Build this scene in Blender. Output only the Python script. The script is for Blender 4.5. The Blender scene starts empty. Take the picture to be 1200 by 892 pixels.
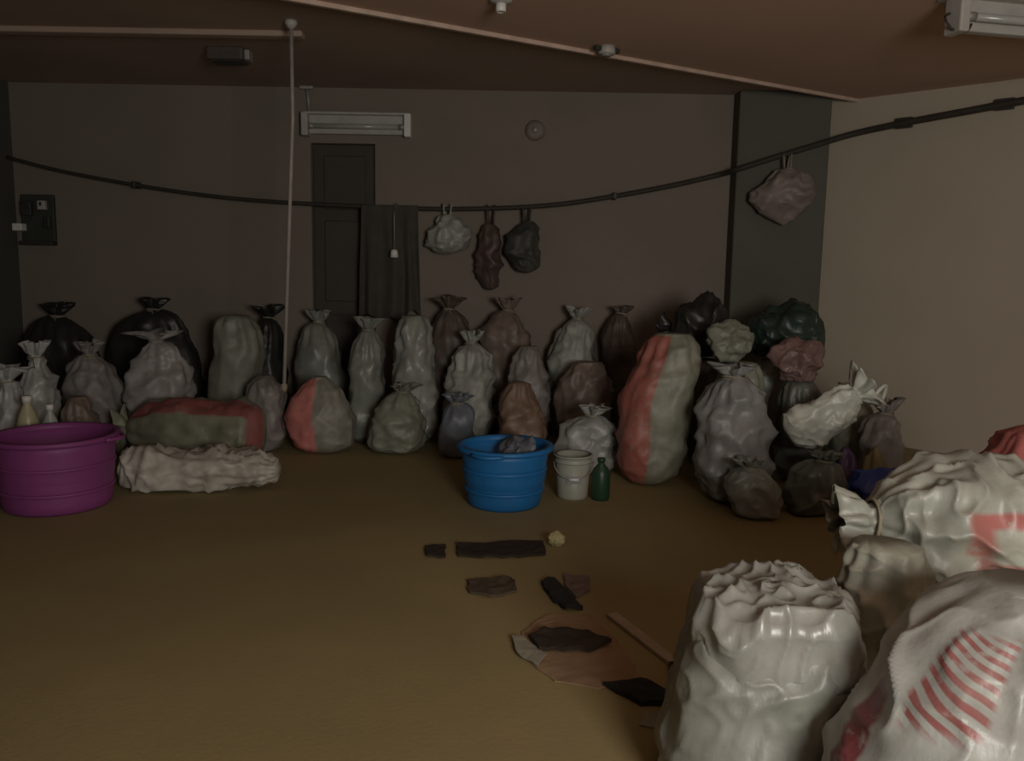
import bpy, bmesh, math, random
from mathutils import Vector, Matrix, noise
C = bpy.context.scene
col = C.collection
R = math.radians

# ---------------------------------------------------------------- camera, light, exposure
F_PX, CAM_Z = 1000.0, 1.5
cam_d = bpy.data.cameras.new('camera'); cam_d.sensor_width = 36.0; cam_d.lens = F_PX / 1200 * 36
cam = bpy.data.objects.new('camera', cam_d); col.objects.link(cam)
CM = Matrix.Rotation(R(90 - 7.86), 3, 'X') @ Matrix.Rotation(R(1.0), 3, 'Z')
cam.matrix_world = Matrix.Translation((0, 0, CAM_Z)) @ CM.to_4x4()
C.camera = cam
C.view_settings.view_transform = 'Standard'; C.view_settings.look = 'None'
C.view_settings.gamma = 1; C.view_settings.use_curve_mapping = False
C.view_settings.exposure = 0.0
w = bpy.data.worlds.new('world'); C.world = w; w.use_nodes = True
w.node_tree.nodes['Background'].inputs[0].default_value = (0.9, 0.95, 1.0, 1)
w.node_tree.nodes['Background'].inputs[1].default_value = 0.012
# warm soft area light behind the camera on the right, its source unseen
ld = bpy.data.lights.new('rear_area_light', 'AREA'); ld.shape = 'RECTANGLE'
ld.size = 1.3; ld.size_y = 1.2; ld.energy = 122; ld.color = (1.0, 0.95, 0.87)
lo = bpy.data.objects.new('rear_area_light', ld); col.objects.link(lo)
lo.location = (1.45, -1.3, 1.7)
lo.rotation_euler = (Vector((1.5, 7.0, 1.5)) - Vector(lo.location)).to_track_quat('-Z', 'Y').to_euler()


def at(px, py, d):
    """world point seen at photo pixel (px, py), d metres in front of the camera position"""
    v = CM @ Vector(((px - 600) / F_PX, -(py - 446) / F_PX, -1.0))
    return Vector((0, 0, CAM_Z)) + v * (d / v.y)


def floor_at(px, py):
    v = CM @ Vector(((px - 600) / F_PX, -(py - 446) / F_PX, -1.0))
    return Vector((0, 0, CAM_Z)) + v * (-CAM_Z / v.z)


# ---------------------------------------------------------------- helpers
def tag(o, label=None, cat=None, group=None, kind=None):
    if label: o['label'] = label
    if cat: o['category'] = cat
    if group: o['group'] = group
    if kind: o['kind'] = kind
    return o


def thing(name, label, cat, loc=(0, 0, 0), rz=0, group=None):
    o = bpy.data.objects.new(name, None); col.objects.link(o)
    o.empty_display_size = 0.1
    o.location = loc; o.rotation_euler = (0, 0, rz)
    return tag(o, label, cat, group)


def obj(name, bm, m, parent=None, smooth=True, label=None):
    me = bpy.data.meshes.new(name)
    bmesh.ops.recalc_face_normals(bm, faces=bm.faces)
    bm.to_mesh(me); bm.free()
    if smooth:
        for p in me.polygons: p.use_smooth = True
    o = bpy.data.objects.new(name, me); col.objects.link(o)
    me.materials.append(m)
    if parent: o.parent = parent
    if label: o['label'] = label
    return o


def bevel(o, wd, seg=2):
    b = o.modifiers.new('bevel', 'BEVEL'); b.width = wd; b.segments = seg; b.limit_method = 'ANGLE'
    return o


def add_box(bm, c, s, rot=None):
    r = bmesh.ops.create_cube(bm, size=1)
    m = Matrix.Translation(c) @ (rot.to_4x4() if rot else Matrix.Identity(4)) @ Matrix.Diagonal((*s, 1))
    bmesh.ops.transform(bm, matrix=m, verts=r['verts'])
    return r['verts']


def add_tube(bm, pts, rad, n=10, cap=True):
    pts = [Vector(p) for p in pts]; rings = []
    for i, p in enumerate(pts):
        t = (pts[min(i + 1, len(pts) - 1)] - pts[max(i - 1, 0)]).normalized()
        up = Vector((0, 0, 1)) if abs(t.z) < .9 else Vector((0, 1, 0))
        a = t.cross(up).normalized(); b = t.cross(a)
        r = rad(i / (len(pts) - 1)) if callable(rad) else rad
        rings.append([bm.verts.new(p + (a * math.cos(2 * math.pi * k / n) + b * math.sin(2 * math.pi * k / n)) * r) for k in range(n)])
    for i in range(len(rings) - 1):
        for k in range(n):
            bm.faces.new((rings[i][k], rings[i][(k + 1) % n], rings[i + 1][(k + 1) % n], rings[i + 1][k]))
    if cap:
        bm.faces.new(rings[0]); bm.faces.new(rings[-1])


def add_lathe(bm, prof, n=48, c=(0, 0, 0), fn=None):
    rings = []
    for (r, z) in prof:
        if r < 1e-5:
            rings.append([bm.verts.new((c[0], c[1], c[2] + z))]); continue
        ring = []
        for k in range(n):
            a = 2 * math.pi * k / n
            x, y, zz = r * math.cos(a), r * math.sin(a), z
            if fn: x, y, zz = fn(x, y, zz)
            ring.append(bm.verts.new((c[0] + x, c[1] + y, c[2] + zz)))
        rings.append(ring)
    for i in range(len(rings) - 1):
        A, B = rings[i], rings[i + 1]
        for k in range(n):
            l = (k + 1) % n
            if len(A) == 1 and len(B) == 1: continue
            if len(A) == 1: bm.faces.new((A[0], B[l], B[k]))
            elif len(B) == 1: bm.faces.new((A[k], A[l], B[0]))
            else: bm.faces.new((A[k], A[l], B[l], B[k]))


# ---------------------------------------------------------------- materials
def nodes(name):
    m = bpy.data.materials.new(name); m.use_nodes = True
    nt = m.node_tree; return m, nt, nt.nodes['Principled BSDF']


def nmath(nt, op, a, b=None, c=None):
    n = nt.nodes.new('ShaderNodeMath'); n.operation = op
    for i, v in enumerate((a, b, c)):
        if v is None: continue
        if isinstance(v, (int, float)): n.inputs[i].default_value = v
        else: nt.links.new(v, n.inputs[i])
    return n.outputs[0]


def nnoise(nt, scale, detail=4, coord='Object', rough=.55, stretch=None):
    tc = nt.nodes.new('ShaderNodeTexCoord'); n = nt.nodes.new('ShaderNodeTexNoise')
    n.inputs['Scale'].default_value = scale; n.inputs['Detail'].default_value = detail; n.inputs['Roughness'].default_value = rough
    src = tc.outputs[coord]
    if stretch:
        mp = nt.nodes.new('ShaderNodeMapping'); mp.inputs['Scale'].default_value = stretch
        nt.links.new(src, mp.inputs[0]); src = mp.outputs[0]
    nt.links.new(src, n.inputs['Vector'])
    return n.outputs['Fac']


def nmix(nt, f, a, b):
    n = nt.nodes.new('ShaderNodeMix'); n.data_type = 'RGBA'
    if isinstance(f, (int, float)): n.inputs[0].default_value = f
    else: nt.links.new(f, n.inputs[0])
    for i, v in ((6, a), (7, b)):
        if isinstance(v, tuple): n.inputs[i].default_value = (*v[:3], 1)
        else: nt.links.new(v, n.inputs[i])
    return n.outputs[2]


def nramp(nt, f, lo_, hi_):
    n = nt.nodes.new('ShaderNodeMapRange'); n.clamp = True
    nt.links.new(f, n.inputs[0]); n.inputs[1].default_value = lo_; n.inputs[2].default_value = hi_
    return n.outputs[0]


def nbump(nt, bs, h, strength, dist):
    n = nt.nodes.new('ShaderNodeBump'); n.inputs['Strength'].default_value = strength; n.inputs['Distance'].default_value = dist
    nt.links.new(h, n.inputs['Height']); nt.links.new(n.outputs[0], bs.inputs['Normal'])


def mat(name, c, rough=.6, metal=0.0, var=.25, scale=9, bump=.0, bdist=.01, c2=None):
    m, nt, bs = nodes(name)
    f = nramp(nt, nnoise(nt, scale), .3, .7)
    dark = c2 if c2 else tuple(x * (1 - var) for x in c)
    nt.links.new(nmix(nt, f, dark, c), bs.inputs['Base Color'])
    bs.inputs['Roughness'].default_value = rough; bs.inputs['Metallic'].default_value = metal
    if bump: nbump(nt, bs, nnoise(nt, scale * 6, 6), bump, bdist)
    return m


def band(nt, v, a, b, soft=.01):
    x = nramp(nt, v, a - soft, a + soft); y = nramp(nt, v, b - soft, b + soft)
    return nmath(nt, 'SUBTRACT', x, y)


def sack_mat(name, c, panels=(), rough=.5, var=.3, dirt=(.12, .10, .07), dirt_amt=.35, fine=60):
    """woven or film plastic with printed panels: (u0, u1, v0, v1, colour, bars) in the sack's own UV"""
    m, nt, bs = nodes(name)
    uv = nt.nodes.new('ShaderNodeUVMap'); sp = nt.nodes.new('ShaderNodeSeparateXYZ'); nt.links.new(uv.outputs[0], sp.inputs[0])
    u, v = sp.outputs[0], sp.outputs[1]
    base = nmix(nt, nramp(nt, nnoise(nt, 7), .35, .65), tuple(x * (1 - var) for x in c), c)
    for (u0, u1, v0, v1, pc, bars) in panels:
        wob = nmath(nt, 'MULTIPLY', nmath(nt, 'SUBTRACT', nnoise(nt, 6), .5), .03)
        k = nmath(nt, 'MULTIPLY', band(nt, nmath(nt, 'ADD', u, wob), u0, u1, .006), band(nt, v, v0, v1, .012))
        if bars:
            n_, slant, duty = bars
            ph = nmath(nt, 'FRACT', nmath(nt, 'ADD', nmath(nt, 'MULTIPLY', v, n_), nmath(nt, 'MULTIPLY', u, slant)))
            k = nmath(nt, 'MULTIPLY', k, band(nt, ph, .05, duty, .05))
        k = nmath(nt, 'MULTIPLY', k, nramp(nt, nnoise(nt, 24), .22, .45))
        base = nmix(nt, k, base, pc)
    dn = nmath(nt, 'MULTIPLY', nramp(nt, nnoise(nt, 4.3, 6), .5, .72), dirt_amt)
    base = nmix(nt, dn, base, dirt)
    nt.links.new(base, bs.inputs['Base Color'])
    bs.inputs['Roughness'].default_value = rough
    nbump(nt, bs, nnoise(nt, fine, 4, stretch=(1, 1, .35)), .28, .006)
    return m


WHITE = (.66, .66, .62)
M = {}
M['steel'] = mat('weathered_steel', (.38, .37, .35), .5, .3, .2)
M['pale_paint'] = mat('pale_enamel', (.48, .46, .43), .5, 0, .2)
M['white_plastic'] = mat('white_plastic', (.8, .8, .76), .35, 0, .08)
M['glass_tube'] = mat('unlit_tube_glass', (.42, .42, .40), .2, 0, .1)
M['black_rubber'] = mat('black_rubber', (.045, .038, .03), .7, 0, .3)
M['dark_metal'] = mat('dark_painted_metal', (.05, .05, .045), .55, .1, .3)
M['string'] = mat('jute_string', (.32, .28, .2), .9)

# ---------------------------------------------------------------- setting
BACK, CEIL = 7.8, 3.0


def struct(name, bm, m, smooth=False):
    o = obj(name, bm, m, smooth=smooth); o['kind'] = 'structure'; return o


def concrete(name, c, c2, scale=1.3, rough=.85, bump=.15, stain=None):
    m, nt, bs = nodes(name)
    f = nramp(nt, nnoise(nt, scale, 6), .3, .7)
    g = nramp(nt, nnoise(nt, scale * 14, 4), .35, .65)
    b = nmix(nt, f, c2, c); b = nmix(nt, nmath(nt, 'MULTIPLY', g, .18), b, c2)
    if stain: b = nmix(nt, nmath(nt, 'MULTIPLY', nramp(nt, nnoise(nt, .7, 3), .48, .7), .5), b, stain)
    nt.links.new(b, bs.inputs['Base Color']); bs.inputs['Roughness'].default_value = rough
    nbump(nt, bs, nnoise(nt, 45, 6), bump, .006)
    return m


M['floor'] = concrete('bare_earthy_concrete', (.345, .275, .125), (.265, .212, .10), .9, .8, .25, (.26, .20, .105))
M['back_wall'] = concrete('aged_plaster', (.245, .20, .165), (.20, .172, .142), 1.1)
M['left_wall'] = concrete('dark_plaster', (.10, .10, .085), (.08, .08, .068), 1.1)  # evenly darker plaster than the back wall
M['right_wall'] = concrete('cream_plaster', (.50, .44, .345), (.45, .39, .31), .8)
M['pillar'] = concrete('shaded_grey_render', (.125, .12, .10), (.10, .097, .08), 1.5)  # corner shade put into the pillar colour, darker than the back wall
M['ceiling'] = concrete('stained_ceiling_plaster', (.42, .315, .25), (.34, .25, .20), .9)
M['panel'] = concrete('reddish_ceiling_board', (.62, .41, .315), (.54, .36, .275), .8)
M['edge'] = mat('pale_edge_strip', (.66, .50, .41), .6)
M['door'] = mat('dark_door_paint', (.055, .048, .034), .6, 0, .3, 3)

LX = at(22, 300, BACK).x
PX0, PX1 = at(858, 300, BACK - .22).x, at(964, 300, BACK - .22).x
DX0, DX1 = at(366, 300, BACK).x, at(440, 300, BACK).x
DZ = at(400, 168, BACK).z
RW0 = Vector((PX1 - .02, BACK)); RWD = Vector((1, -1)).normalized(); RW1 = RW0 + RWD * 7.5

bm = bmesh.new(); add_box(bm, (1.6, 3.3, -.05), (12.4, 11, .1)); struct('floor', bm, M['floor'])
bm = bmesh.new(); add_box(bm, (1.6, 3.3, CEIL + .05), (12.4, 11, .1)); struct('ceiling', bm, M['ceiling'])
bm = bmesh.new()                                             # back wall around the door opening
add_box(bm, ((LX + DX0) / 2 - .1, BACK + .1, CEIL / 2), (DX0 - LX + .2, .2, CEIL))
add_box(bm, ((DX1 + 3.4) / 2, BACK + .1, CEIL / 2), (3.4 - DX1, .2, CEIL))
add_box(bm, ((DX0 + DX1) / 2, BACK + .1, (CEIL + DZ) / 2), (DX1 - DX0, .2, CEIL - DZ))
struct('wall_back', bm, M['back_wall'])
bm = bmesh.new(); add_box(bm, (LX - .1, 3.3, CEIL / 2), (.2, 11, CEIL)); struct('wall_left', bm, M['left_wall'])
bm = bmesh.new()
mid = (RW0 + RW1) / 2
n2 = Vector((RWD.y, -RWD.x)) * -1                              # away from the room
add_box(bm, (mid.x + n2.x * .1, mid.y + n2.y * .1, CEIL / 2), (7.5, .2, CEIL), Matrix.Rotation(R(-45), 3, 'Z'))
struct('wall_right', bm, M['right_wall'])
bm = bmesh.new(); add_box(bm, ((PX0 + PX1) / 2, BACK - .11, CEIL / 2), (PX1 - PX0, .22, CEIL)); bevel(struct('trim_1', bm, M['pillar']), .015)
# dark door leaf set back in the back wall
bm = bmesh.new()
add_box(bm, ((DX0 + DX1) / 2, BACK + .10, DZ / 2), (DX1 - DX0, .05, DZ))
for z0, z1 in ((.12, 1.0), (1.12, 1.85), (1.95, DZ - .1)):
    add_box(bm, ((DX0 + DX1) / 2, BACK + .07, (z0 + z1) / 2), (DX1 - DX0 - .2, .025, z1 - z0))
dr = bevel(struct('door_1', bm, M['door']), .008)
bm = bmesh.new(); add_tube(bm, [(DX1 - .09, BACK + .06, 1.02), (DX1 - .09, BACK + .03, 1.02), (DX1 - .09, BACK + .03, 1.14), (DX1 - .09, BACK + .06, 1.14)], .01)
obj('door_handle', bm, M['steel'], dr)
# shallow beam across the ceiling on the left, board ceiling on the right with its pale edge strip
bA, bB = at(0, 40, 5.55), at(345, 36, 5.55)
PZ = CEIL - .06
def ceil_at(px, py, z):
    v = CM @ Vector(((px - 600) / F_PX, -(py - 446) / F_PX, -1.0))
    return Vector((0, 0, CAM_Z)) + v * ((z - CAM_Z) / v.z)
eA, eB = ceil_at(380, 2, PZ), ceil_at(1040, 122, PZ)
ed = (eB - eA).normalized(); eA = eA - ed * 1.6
bm = bmesh.new()
poly = [eA, eB, Vector((RW0.x + 1.0, RW0.y - 1.0, PZ)), Vector((7.2, 2.7, PZ)), Vector((7.2, -1.0, PZ)), Vector((eA.x, -1.0, PZ))]
lov = [bm.verts.new((p.x, p.y, PZ)) for p in poly]; hiv = [bm.verts.new((p.x, p.y, CEIL)) for p in poly]
bm.faces.new(lov); bm.faces.new(hiv)
for i in range(6): bm.faces.new((lov[i], lov[(i + 1) % 6], hiv[(i + 1) % 6], hiv[i]))
struct('trim_2', bm, M['panel'])
bm = bmesh.new()
nrm = Vector((-ed.y, ed.x, 0))
ang = math.atan2(ed.y, ed.x)
mc = (eA + eB) / 2 + nrm * .015
add_box(bm, (mc.x, mc.y, PZ + .012), ((eB - eA).length, .03, .075), Matrix.Rotation(ang, 3, 'Z'))
struct('trim_3', bm, M['edge'])
bm = bmesh.new()
add_box(bm, ((LX + .0 + at(340, 30, 5.5).x) / 2, 5.95, CEIL - .02), (at(330, 30, 5.5).x - LX, .10, .04))
bevel(struct('trim_4', bm, M['ceiling']), .01)

# ---------------------------------------------------------------- sacks
def sack_bm(w_, d_, h_, seed, lump=.03, crease=.012, nu=72, nv=56, n_lo=3.2, n_hi=2.3, neck=.05, pleat=.1, pk=11,
            lean=(0, 0), cfreq=5.0, sq=2.6, flat=True, slouch=.12):
    bm = bmesh.new(); uvl = bm.loops.layers.uv.new('UVMap')
    so = Vector((seed * 7.31, seed * 3.77, seed * 1.93)); R0 = max(w_, d_) / 2
    kn = min(.95, neck / R0)
    a_top = math.acos(max(kn, .02) ** (n_hi / 2))
    rows = []
    for j in range(nv + 1):
        t = j / nv; a = -math.pi / 2 + t * (a_top + math.pi / 2)
        n = n_lo if a < 0 else n_hi
        rr = abs(math.cos(a)) ** (2 / n); zz = math.copysign(abs(math.sin(a)) ** (2 / n), a)
        z = h_ * .42 * (1 + zz) if a < 0 else h_ * (.42 + .58 * zz / (math.sin(a_top) ** (2 / n_hi)))
        row = []
        for i in range(nu):
            th = 2 * math.pi * i / nu
            cx, cy = math.cos(th), math.sin(th)
            q = (abs(cx) ** sq + abs(cy) ** sq) ** (-1 / sq)
            round_ = max(0, min(1, (z / h_ - .7) / .3)); q = q * (1 - round_) + round_
            x, y = cx * q * rr * w_ / 2, cy * q * rr * d_ / 2
            if rr < 1 and a > 0:
                mn = neck if kn < .9 else 0
                L = math.hypot(x, y)
                if L < mn and L > 1e-6: x, y = x * mn / L, y * mn / L
            p = Vector((x, y, z))
            f1 = noise.noise(p * 4.2 + so) + .55 * noise.noise(p * 9.5 + so * 1.7)
            ri = (1 - abs(noise.noise(p * cfreq + so * 2.1))) ** 5 + .6 * (1 - abs(noise.noise(p * cfreq * 2.1 + so * .7))) ** 6
            k = max(0, (z / h_ - .45) / .55)
            pl = math.cos(pk * th + 3.5 * noise.noise(p * 2.3 + so)) * pleat * k * k * min(1, (1 - k) * 3 + .25)
            dsp = lump * f1 + crease * ri
            edge_ = min(1, math.hypot(x, y) / max(.001, R0 * .35))
            s = 1 + pl
            nx, ny = cx * rr, cy * rr
            x = x * s + nx * dsp * edge_; y = y * s + ny * dsp * edge_
            z2 = z + (zz * .6 * dsp if a > 0 else 0) * (1 - k ** 4)
            x += lean[0] * (max(0, z) / h_) ** 1.3; y += lean[1] * (max(0, z) / h_) ** 1.3
            wob = noise.noise(Vector((0, 0, z * 2.2)) + so) * min(1, z / .25)
            wob2 = noise.noise(Vector((5, 0, z * 2.2)) + so) * min(1, z / .25)
            x += wob * w_ * slouch; y += wob2 * d_ * slouch * .6
            row.append(bm.verts.new((x, y, max(0, z2) if flat else z2)))
        rows.append(row)
    for j in range(nv):
        for i in range(nu):
            l = (i + 1) % nu
            f = bm.faces.new((rows[j][i], rows[j][l], rows[j + 1][l], rows[j + 1][i]))
            for lp, (uu, vv) in zip(f.loops, ((i / nu, j / nv), ((i + 1) / nu, j / nv), ((i + 1) / nu, (j + 1) / nv), (i / nu, (j + 1) / nv))):
                lp[uvl].uv = (uu, vv)
    bm.faces.new(list(reversed(rows[0]))); bm.faces.new(rows[-1])
    bmesh.ops.remove_doubles(bm, verts=bm.verts, dist=1e-5)
    return bm


def mouth_bm(r, h, flare, seed, nu=40, nv=10, tilt=(0, 0), pk=7):
    """gathered plastic above the tie: pleated flaring ruffle with wall thickness"""
    bm = bmesh.new(); so = Vector((seed * 2.9, seed * 5.1, seed)); rows = []
    for side in (0, 1):
        for jj in range(nv + 1):
            j = jj if side == 0 else nv - jj
            t = j / nv; row = []
            for i in range(nu):
                th = 2 * math.pi * i / nu
                p = Vector((math.cos(th), math.sin(th), t * 1.3)) + so
                rad = r * (1 - .25 * math.sin(min(1, t * 3) * math.pi)) + flare * t ** 1.4
                rad *= 1 + (.18 + .25 * t) * math.cos(pk * th + 2.5 * noise.noise(p * 1.4)) * min(1, t * 2.5 + .1)
                rad -= side * .006
                z = h * t * (1 + .3 * t * noise.noise(p * 1.7)) - .35 * h * t ** 3 * max(0, noise.noise(p * .9))
                row.append(bm.verts.new((math.cos(th) * rad + tilt[0] * t, math.sin(th) * rad + tilt[1] * t, z)))
            rows.append(row)
    for j in range(len(rows) - 1):
        for i in range(nu):
            l = (i + 1) % nu
            bm.faces.new((rows[j][i], rows[j][l], rows[j + 1][l], rows[j + 1][i]))
    for i in range(nu):
        l = (i + 1) % nu
        bm.faces.new((rows[-1][i], rows[-1][l], rows[0][l], rows[0][i]))
    return bm


def tie_bm(r):
    bm = bmesh.new()
    for dz in (-.008, .008):
        add_tube(bm, [(math.cos(a) * r, math.sin(a) * r, dz + .004 * math.sin(a * 2)) for a in [k * math.pi / 12 for k in range(25)]], .007, 6, False)
    add_tube(bm, [(0, -r, 0), (.02, -r - .02, -.02), (.03, -r - .022, -.07)], .005, 6)
    return bm


_seed = [1]
PILE = 'sacks and bags heaped along the back wall'


def sack(label, loc, size, m, name='woven_sack', cat='sack', group=PILE, lying=False, rz=0, tied=True, lean=(0, 0), flare=.09, mh=.11,
         neck=.05, roll=0, tilt=None, **kw):
    _seed[0] += 1; sd = _seed[0]
    w_, d_, h_ = size
    t = thing(name, label, cat, loc, rz, group)
    b = obj('body', sack_bm(w_, d_, h_, sd, neck=neck, lean=lean, **kw), m, t)
    ch = [b]
    if tied:
        top = Matrix.Translation((lean[0], lean[1], h_ - .004))
        ti = obj('tie', tie_bm(neck * 1.02), M['string'], t); ti.data.transform(top); ch.append(ti)
        mo = obj('gathered_mouth', mouth_bm(neck * .95, mh, flare, sd, tilt=tuple(x * .3 for x in lean)), m, t); mo.data.transform(top); ch.append(mo)
    if lying:                                                # laid on its side, neck towards local +X
        Mx = Matrix.Translation((-h_ / 2, 0, w_ / 2 * .93)) @ Matrix.Rotation(R(roll), 4, 'X') @ Matrix.Rotation(R(90), 4, 'Y')
        for o in ch:
            o.data.transform(Mx)
        for v in b.data.vertices:                             # settles onto what it lies on
            if v.co.z < .05: v.co.z = .05 * math.exp((v.co.z - .05) / .05) if v.co.z > -.2 else 0
        zmin = min(v.co.z for v in b.data.vertices)
        for o in ch: o.data.transform(Matrix.Translation((0, 0, -zmin)))
    if tilt is not None:
        for o in ch: o.data.transform(tilt)
    return t


def stand(label, px0, px1, ytop, d, m, base=0.0, thick=None, **kw):
    """a standing sack: photo columns px0..px1, its top at row ytop, d metres away"""
    a, b, c = at(px0, ytop, d), at(px1, ytop, d), at((px0 + px1) / 2, ytop, d)
    w_ = (b.x - a.x) * .93; thick = thick * .9 if thick else None
    if 'lean' not in kw:
        q = random.Random(int(px0 * 7 + ytop)); kw['lean'] = (q.uniform(-.07, .07), q.uniform(-.02, .05))
    if kw.get('tied', True) and 'flare' not in kw:
        q = random.Random(int(px0 * 3 + d * 100)); kw['flare'] = q.uniform(.025, .085)
    mh = kw.get('mh', .11) if kw.get('tied', True) else 0
    return sack(label, (c.x, d, base), (w_, thick or min(w_ * .85, .5), c.z - base - mh * .85), m, **kw)


# woven, film and garbage-bag materials
S = {}
def sm(k, c, panels=(), **kw): S[k] = sack_mat(k, c, panels, **kw); return S[k]
RED = (.42, .075, .06); PINK = (.62, .17, .16)
sm('grey_film', (.275, .295, .26), rough=.38)
sm('olive_weave', (.265, .275, .22))
sm('mauve_weave', (.29, .265, .255))
sm('pale_weave', (.40, .41, .37))
sm('brown_weave', (.22, .17, .14))
sm('dark_brown_weave', (.13, .10, .085))
sm('black_film', (.03, .03, .028), rough=.42, dirt_amt=.15)
sm('black_green_film', (.03, .052, .042), rough=.42, dirt_amt=.15)
sm('dark_grey_film', (.13, .14, .12), rough=.42)
sm('blue_grey_film', (.19, .21, .25), rough=.45)



def crumple_bm(sx, sy, sz, seed, amp=.22, ridge=.25, sub=5, flat=.3):
    """crumpled bag or cloth: a closed lump with sharp folds and pulled-out corners, resting on z = 0"""
    bm = bmesh.new(); bmesh.ops.create_icosphere(bm, subdivisions=sub, radius=1)
    so = Vector((seed * 4.1, seed * 1.7, seed * 9.3))
    for v in bm.verts:
        p = v.co.copy()
        f = noise.noise(p * 1.1 + so) * 1.5 + .3 * noise.noise(p * 2.6 + so)
        ri = (1 - abs(noise.noise(p * 1.2 + so * .6))) ** 4 + .45 * (1 - abs(noise.noise(p * 2.4 + so))) ** 5
        q = p * (1 + amp * f + ridge * (ri - .4))
        v.co = (q.x * sx / 2, q.y * sy / 2, q.z * sz / 2)
    z0 = min(v.co.z for v in bm.verts)
    for v in bm.verts: v.co.z = max(v.co.z - z0 - flat * sz * .4, 0)
    uvl = bm.loops.layers.uv.new('UVMap')
    for f in bm.faces:
        for lp in f.loops: lp[uvl].uv = (lp.vert.co.x, lp.vert.co.z)
    return bm


def handle_loop(bm, a, b, up, r=.008):
    a, b = Vector(a), Vector(b); pts = []
    for k in range(13):
        t = k / 12
        pts.append(a.lerp(b, t) + Vector(up) * math.sin(math.pi * t) ** .7)
    add_tube(bm, pts, r, 6)


# ---- left end of the pile
B_, M_, F_ = 7.5, 7.02, 6.58                                  # back, middle and front rows of the heap
stand('black garbage bag at far left end of the back pile', 18, 112, 358, B_, S['black_film'], name='garbage_bag', cat='bag', neck=.06, thick=.42)
stand('wide black garbage bag behind the two mauve sacks', 124, 236, 350, B_, S['black_film'], name='garbage_bag', cat='bag', neck=.06, thick=.42, flare=.05)
stand('mauve grey lumpy sack nearest the magenta tub', 76, 138, 402, F_, S['mauve_weave'], lump=.05, crease=.03, thick=.36, flare=.04)
sm('mauve_light', (.40, .375, .365), rough=.42)
stand('pale mauve bulging sack with light knot, above the red banded sack', 156, 226, 390, F_, S['mauve_light'], lump=.055, crease=.035, thick=.36, flare=.12, mh=.08)
stand('square olive grey sack left of the hanging cord', 242, 302, 370, M_, S['olive_weave'], n_lo=5, n_hi=4.5, tied=False, neck=.1, thick=.4, lump=.03)
stand('narrow black bag behind the hanging cord', 296, 334, 360, B_, S['black_film'], lean=(0, 0), name='garbage_bag', cat='bag', thick=.4)
stand('low brown sack at right end of the red banded sack', 288, 332, 440, F_, S['mauve_weave'], lump=.035, tied=False, thick=.34, crease=.03)
# red banded sack lying along the front, and the pale sack in front of it
sm('red_banded', (.25, .25, .18), [(.36, .50, .0, .95, (.27, .085, .08), None), (.06, .54, .0, .22, (.34, .12, .115), None)])
a = at(222, 560, 6.02)
sack('long grey green sack with red band lying behind the crumpled pale sack', (a.x + .03, 6.1, 0), (.52, .44, 1.0), S['red_banded'], lying=True, rz=R(176), neck=.06, lump=.05, crease=.02, mh=.09)
sm('pale_crumpled', (.60, .57, .50), dirt_amt=.5)
a = at(240, 566, 5.52)
sack('crumpled pale sack lying in front of the red banded sack', (a.x, 5.46, 0), (.27, .34, 1.04), S['pale_crumpled'], lying=True, rz=R(-3), neck=.06, lump=.07, crease=.05, cfreq=7, flare=.10, mh=.14, tied=False)

# ---- middle of the pile
stand('grey film sack right of the hanging cord, back row', 348, 404, 366, B_, S['grey_film'], thick=.42, lump=.04)
sm('pink_panel', (.30, .29, .245), [(.45, .735, .10, .97, (.60, .21, .19), None), (.60, .68, .0, .25, PINK, None)])
stand('short sack with a pink panel beside the hanging cord', 336, 418, 442, F_, S['pink_panel'], thick=.38, neck=.05, lump=.03, tied=False, n_hi=1.5, lean=(-.03, .03), crease=.02)
stand('tall grey sack with one pale fold, between pink panel sack and brown bags', 406, 448, 374, M_, S['grey_film'], lump=.035, thick=.4, crease=.02, lean=(.03, 0))
sm('light_fold', (.36, .37, .335), rough=.36)
stand('tall grey sack with bright upright folds left of the blue tub', 466, 512, 370, M_, S['light_fold'], crease=.035, pk=7, pleat=.2, thick=.38, lump=.035, tied=False, neck=.08)
stand('low grey sack at the foot of the tall grey sacks', 432, 498, 452, F_, S['olive_weave'], lump=.045, crease=.03, thick=.34, n_hi=1.7, mh=.06, flare=.05)
stand('dark brown sack showing its top above the pale sack behind the tub', 504, 560, 350, B_, S['dark_brown_weave'], thick=.4, lump=.04)
stand('pale grey sack standing behind the small blue grey bag', 522, 576, 390, M_, S['pale_weave'], crease=.04, lump=.04, thick=.38, pleat=.18)
stand('small blue grey bag left of the blue tub', 512, 556, 464, F_ - .12, S['blue_grey_film'], name='plastic_bag', cat='bag', thick=.24, flare=.05, mh=.07, lump=.04)
stand('brown sack in the back row above the blue tub', 570, 634, 352, B_, S['brown_weave'], lump=.05, crease=.03, thick=.42, flare=.05)
stand('orange brown sack right behind the blue tub', 582, 636, 448, F_ - .1, sm('rust_weave', (.25, .165, .115)), lump=.04, thick=.34, tied=False, n_hi=1.8, crease=.03)
stand('brown grey sack behind the orange brown sack', 598, 645, 406, M_, S['mauve_weave'], thick=.38, lump=.045, crease=.03, tied=False, neck=.07)
stand('grey sack in the back row above the white bucket', 642, 698, 362, B_, S['pale_weave'], lump=.05, crease=.035, thick=.42, flare=.05)
stand('dark sack squeezed between grey sack and red sided sack', 708, 752, 360, B_, S['dark_brown_weave'], thick=.4, lump=.04, mh=.07)
stand('grey brown sack in second row above the white bucket', 654, 716, 424, M_, S['brown_weave'], lump=.05, crease=.03, thick=.38, tied=False, neck=.09, n_hi=2.8)
stand('pale grey bag directly behind the white bucket', 650, 720, 478, 6.1, sm('pale_film', (.40, .41, .39), rough=.4), name='plastic_bag', cat='bag', thick=.32, lump=.05, crease=.04, flare=.05, mh=.07)

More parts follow.
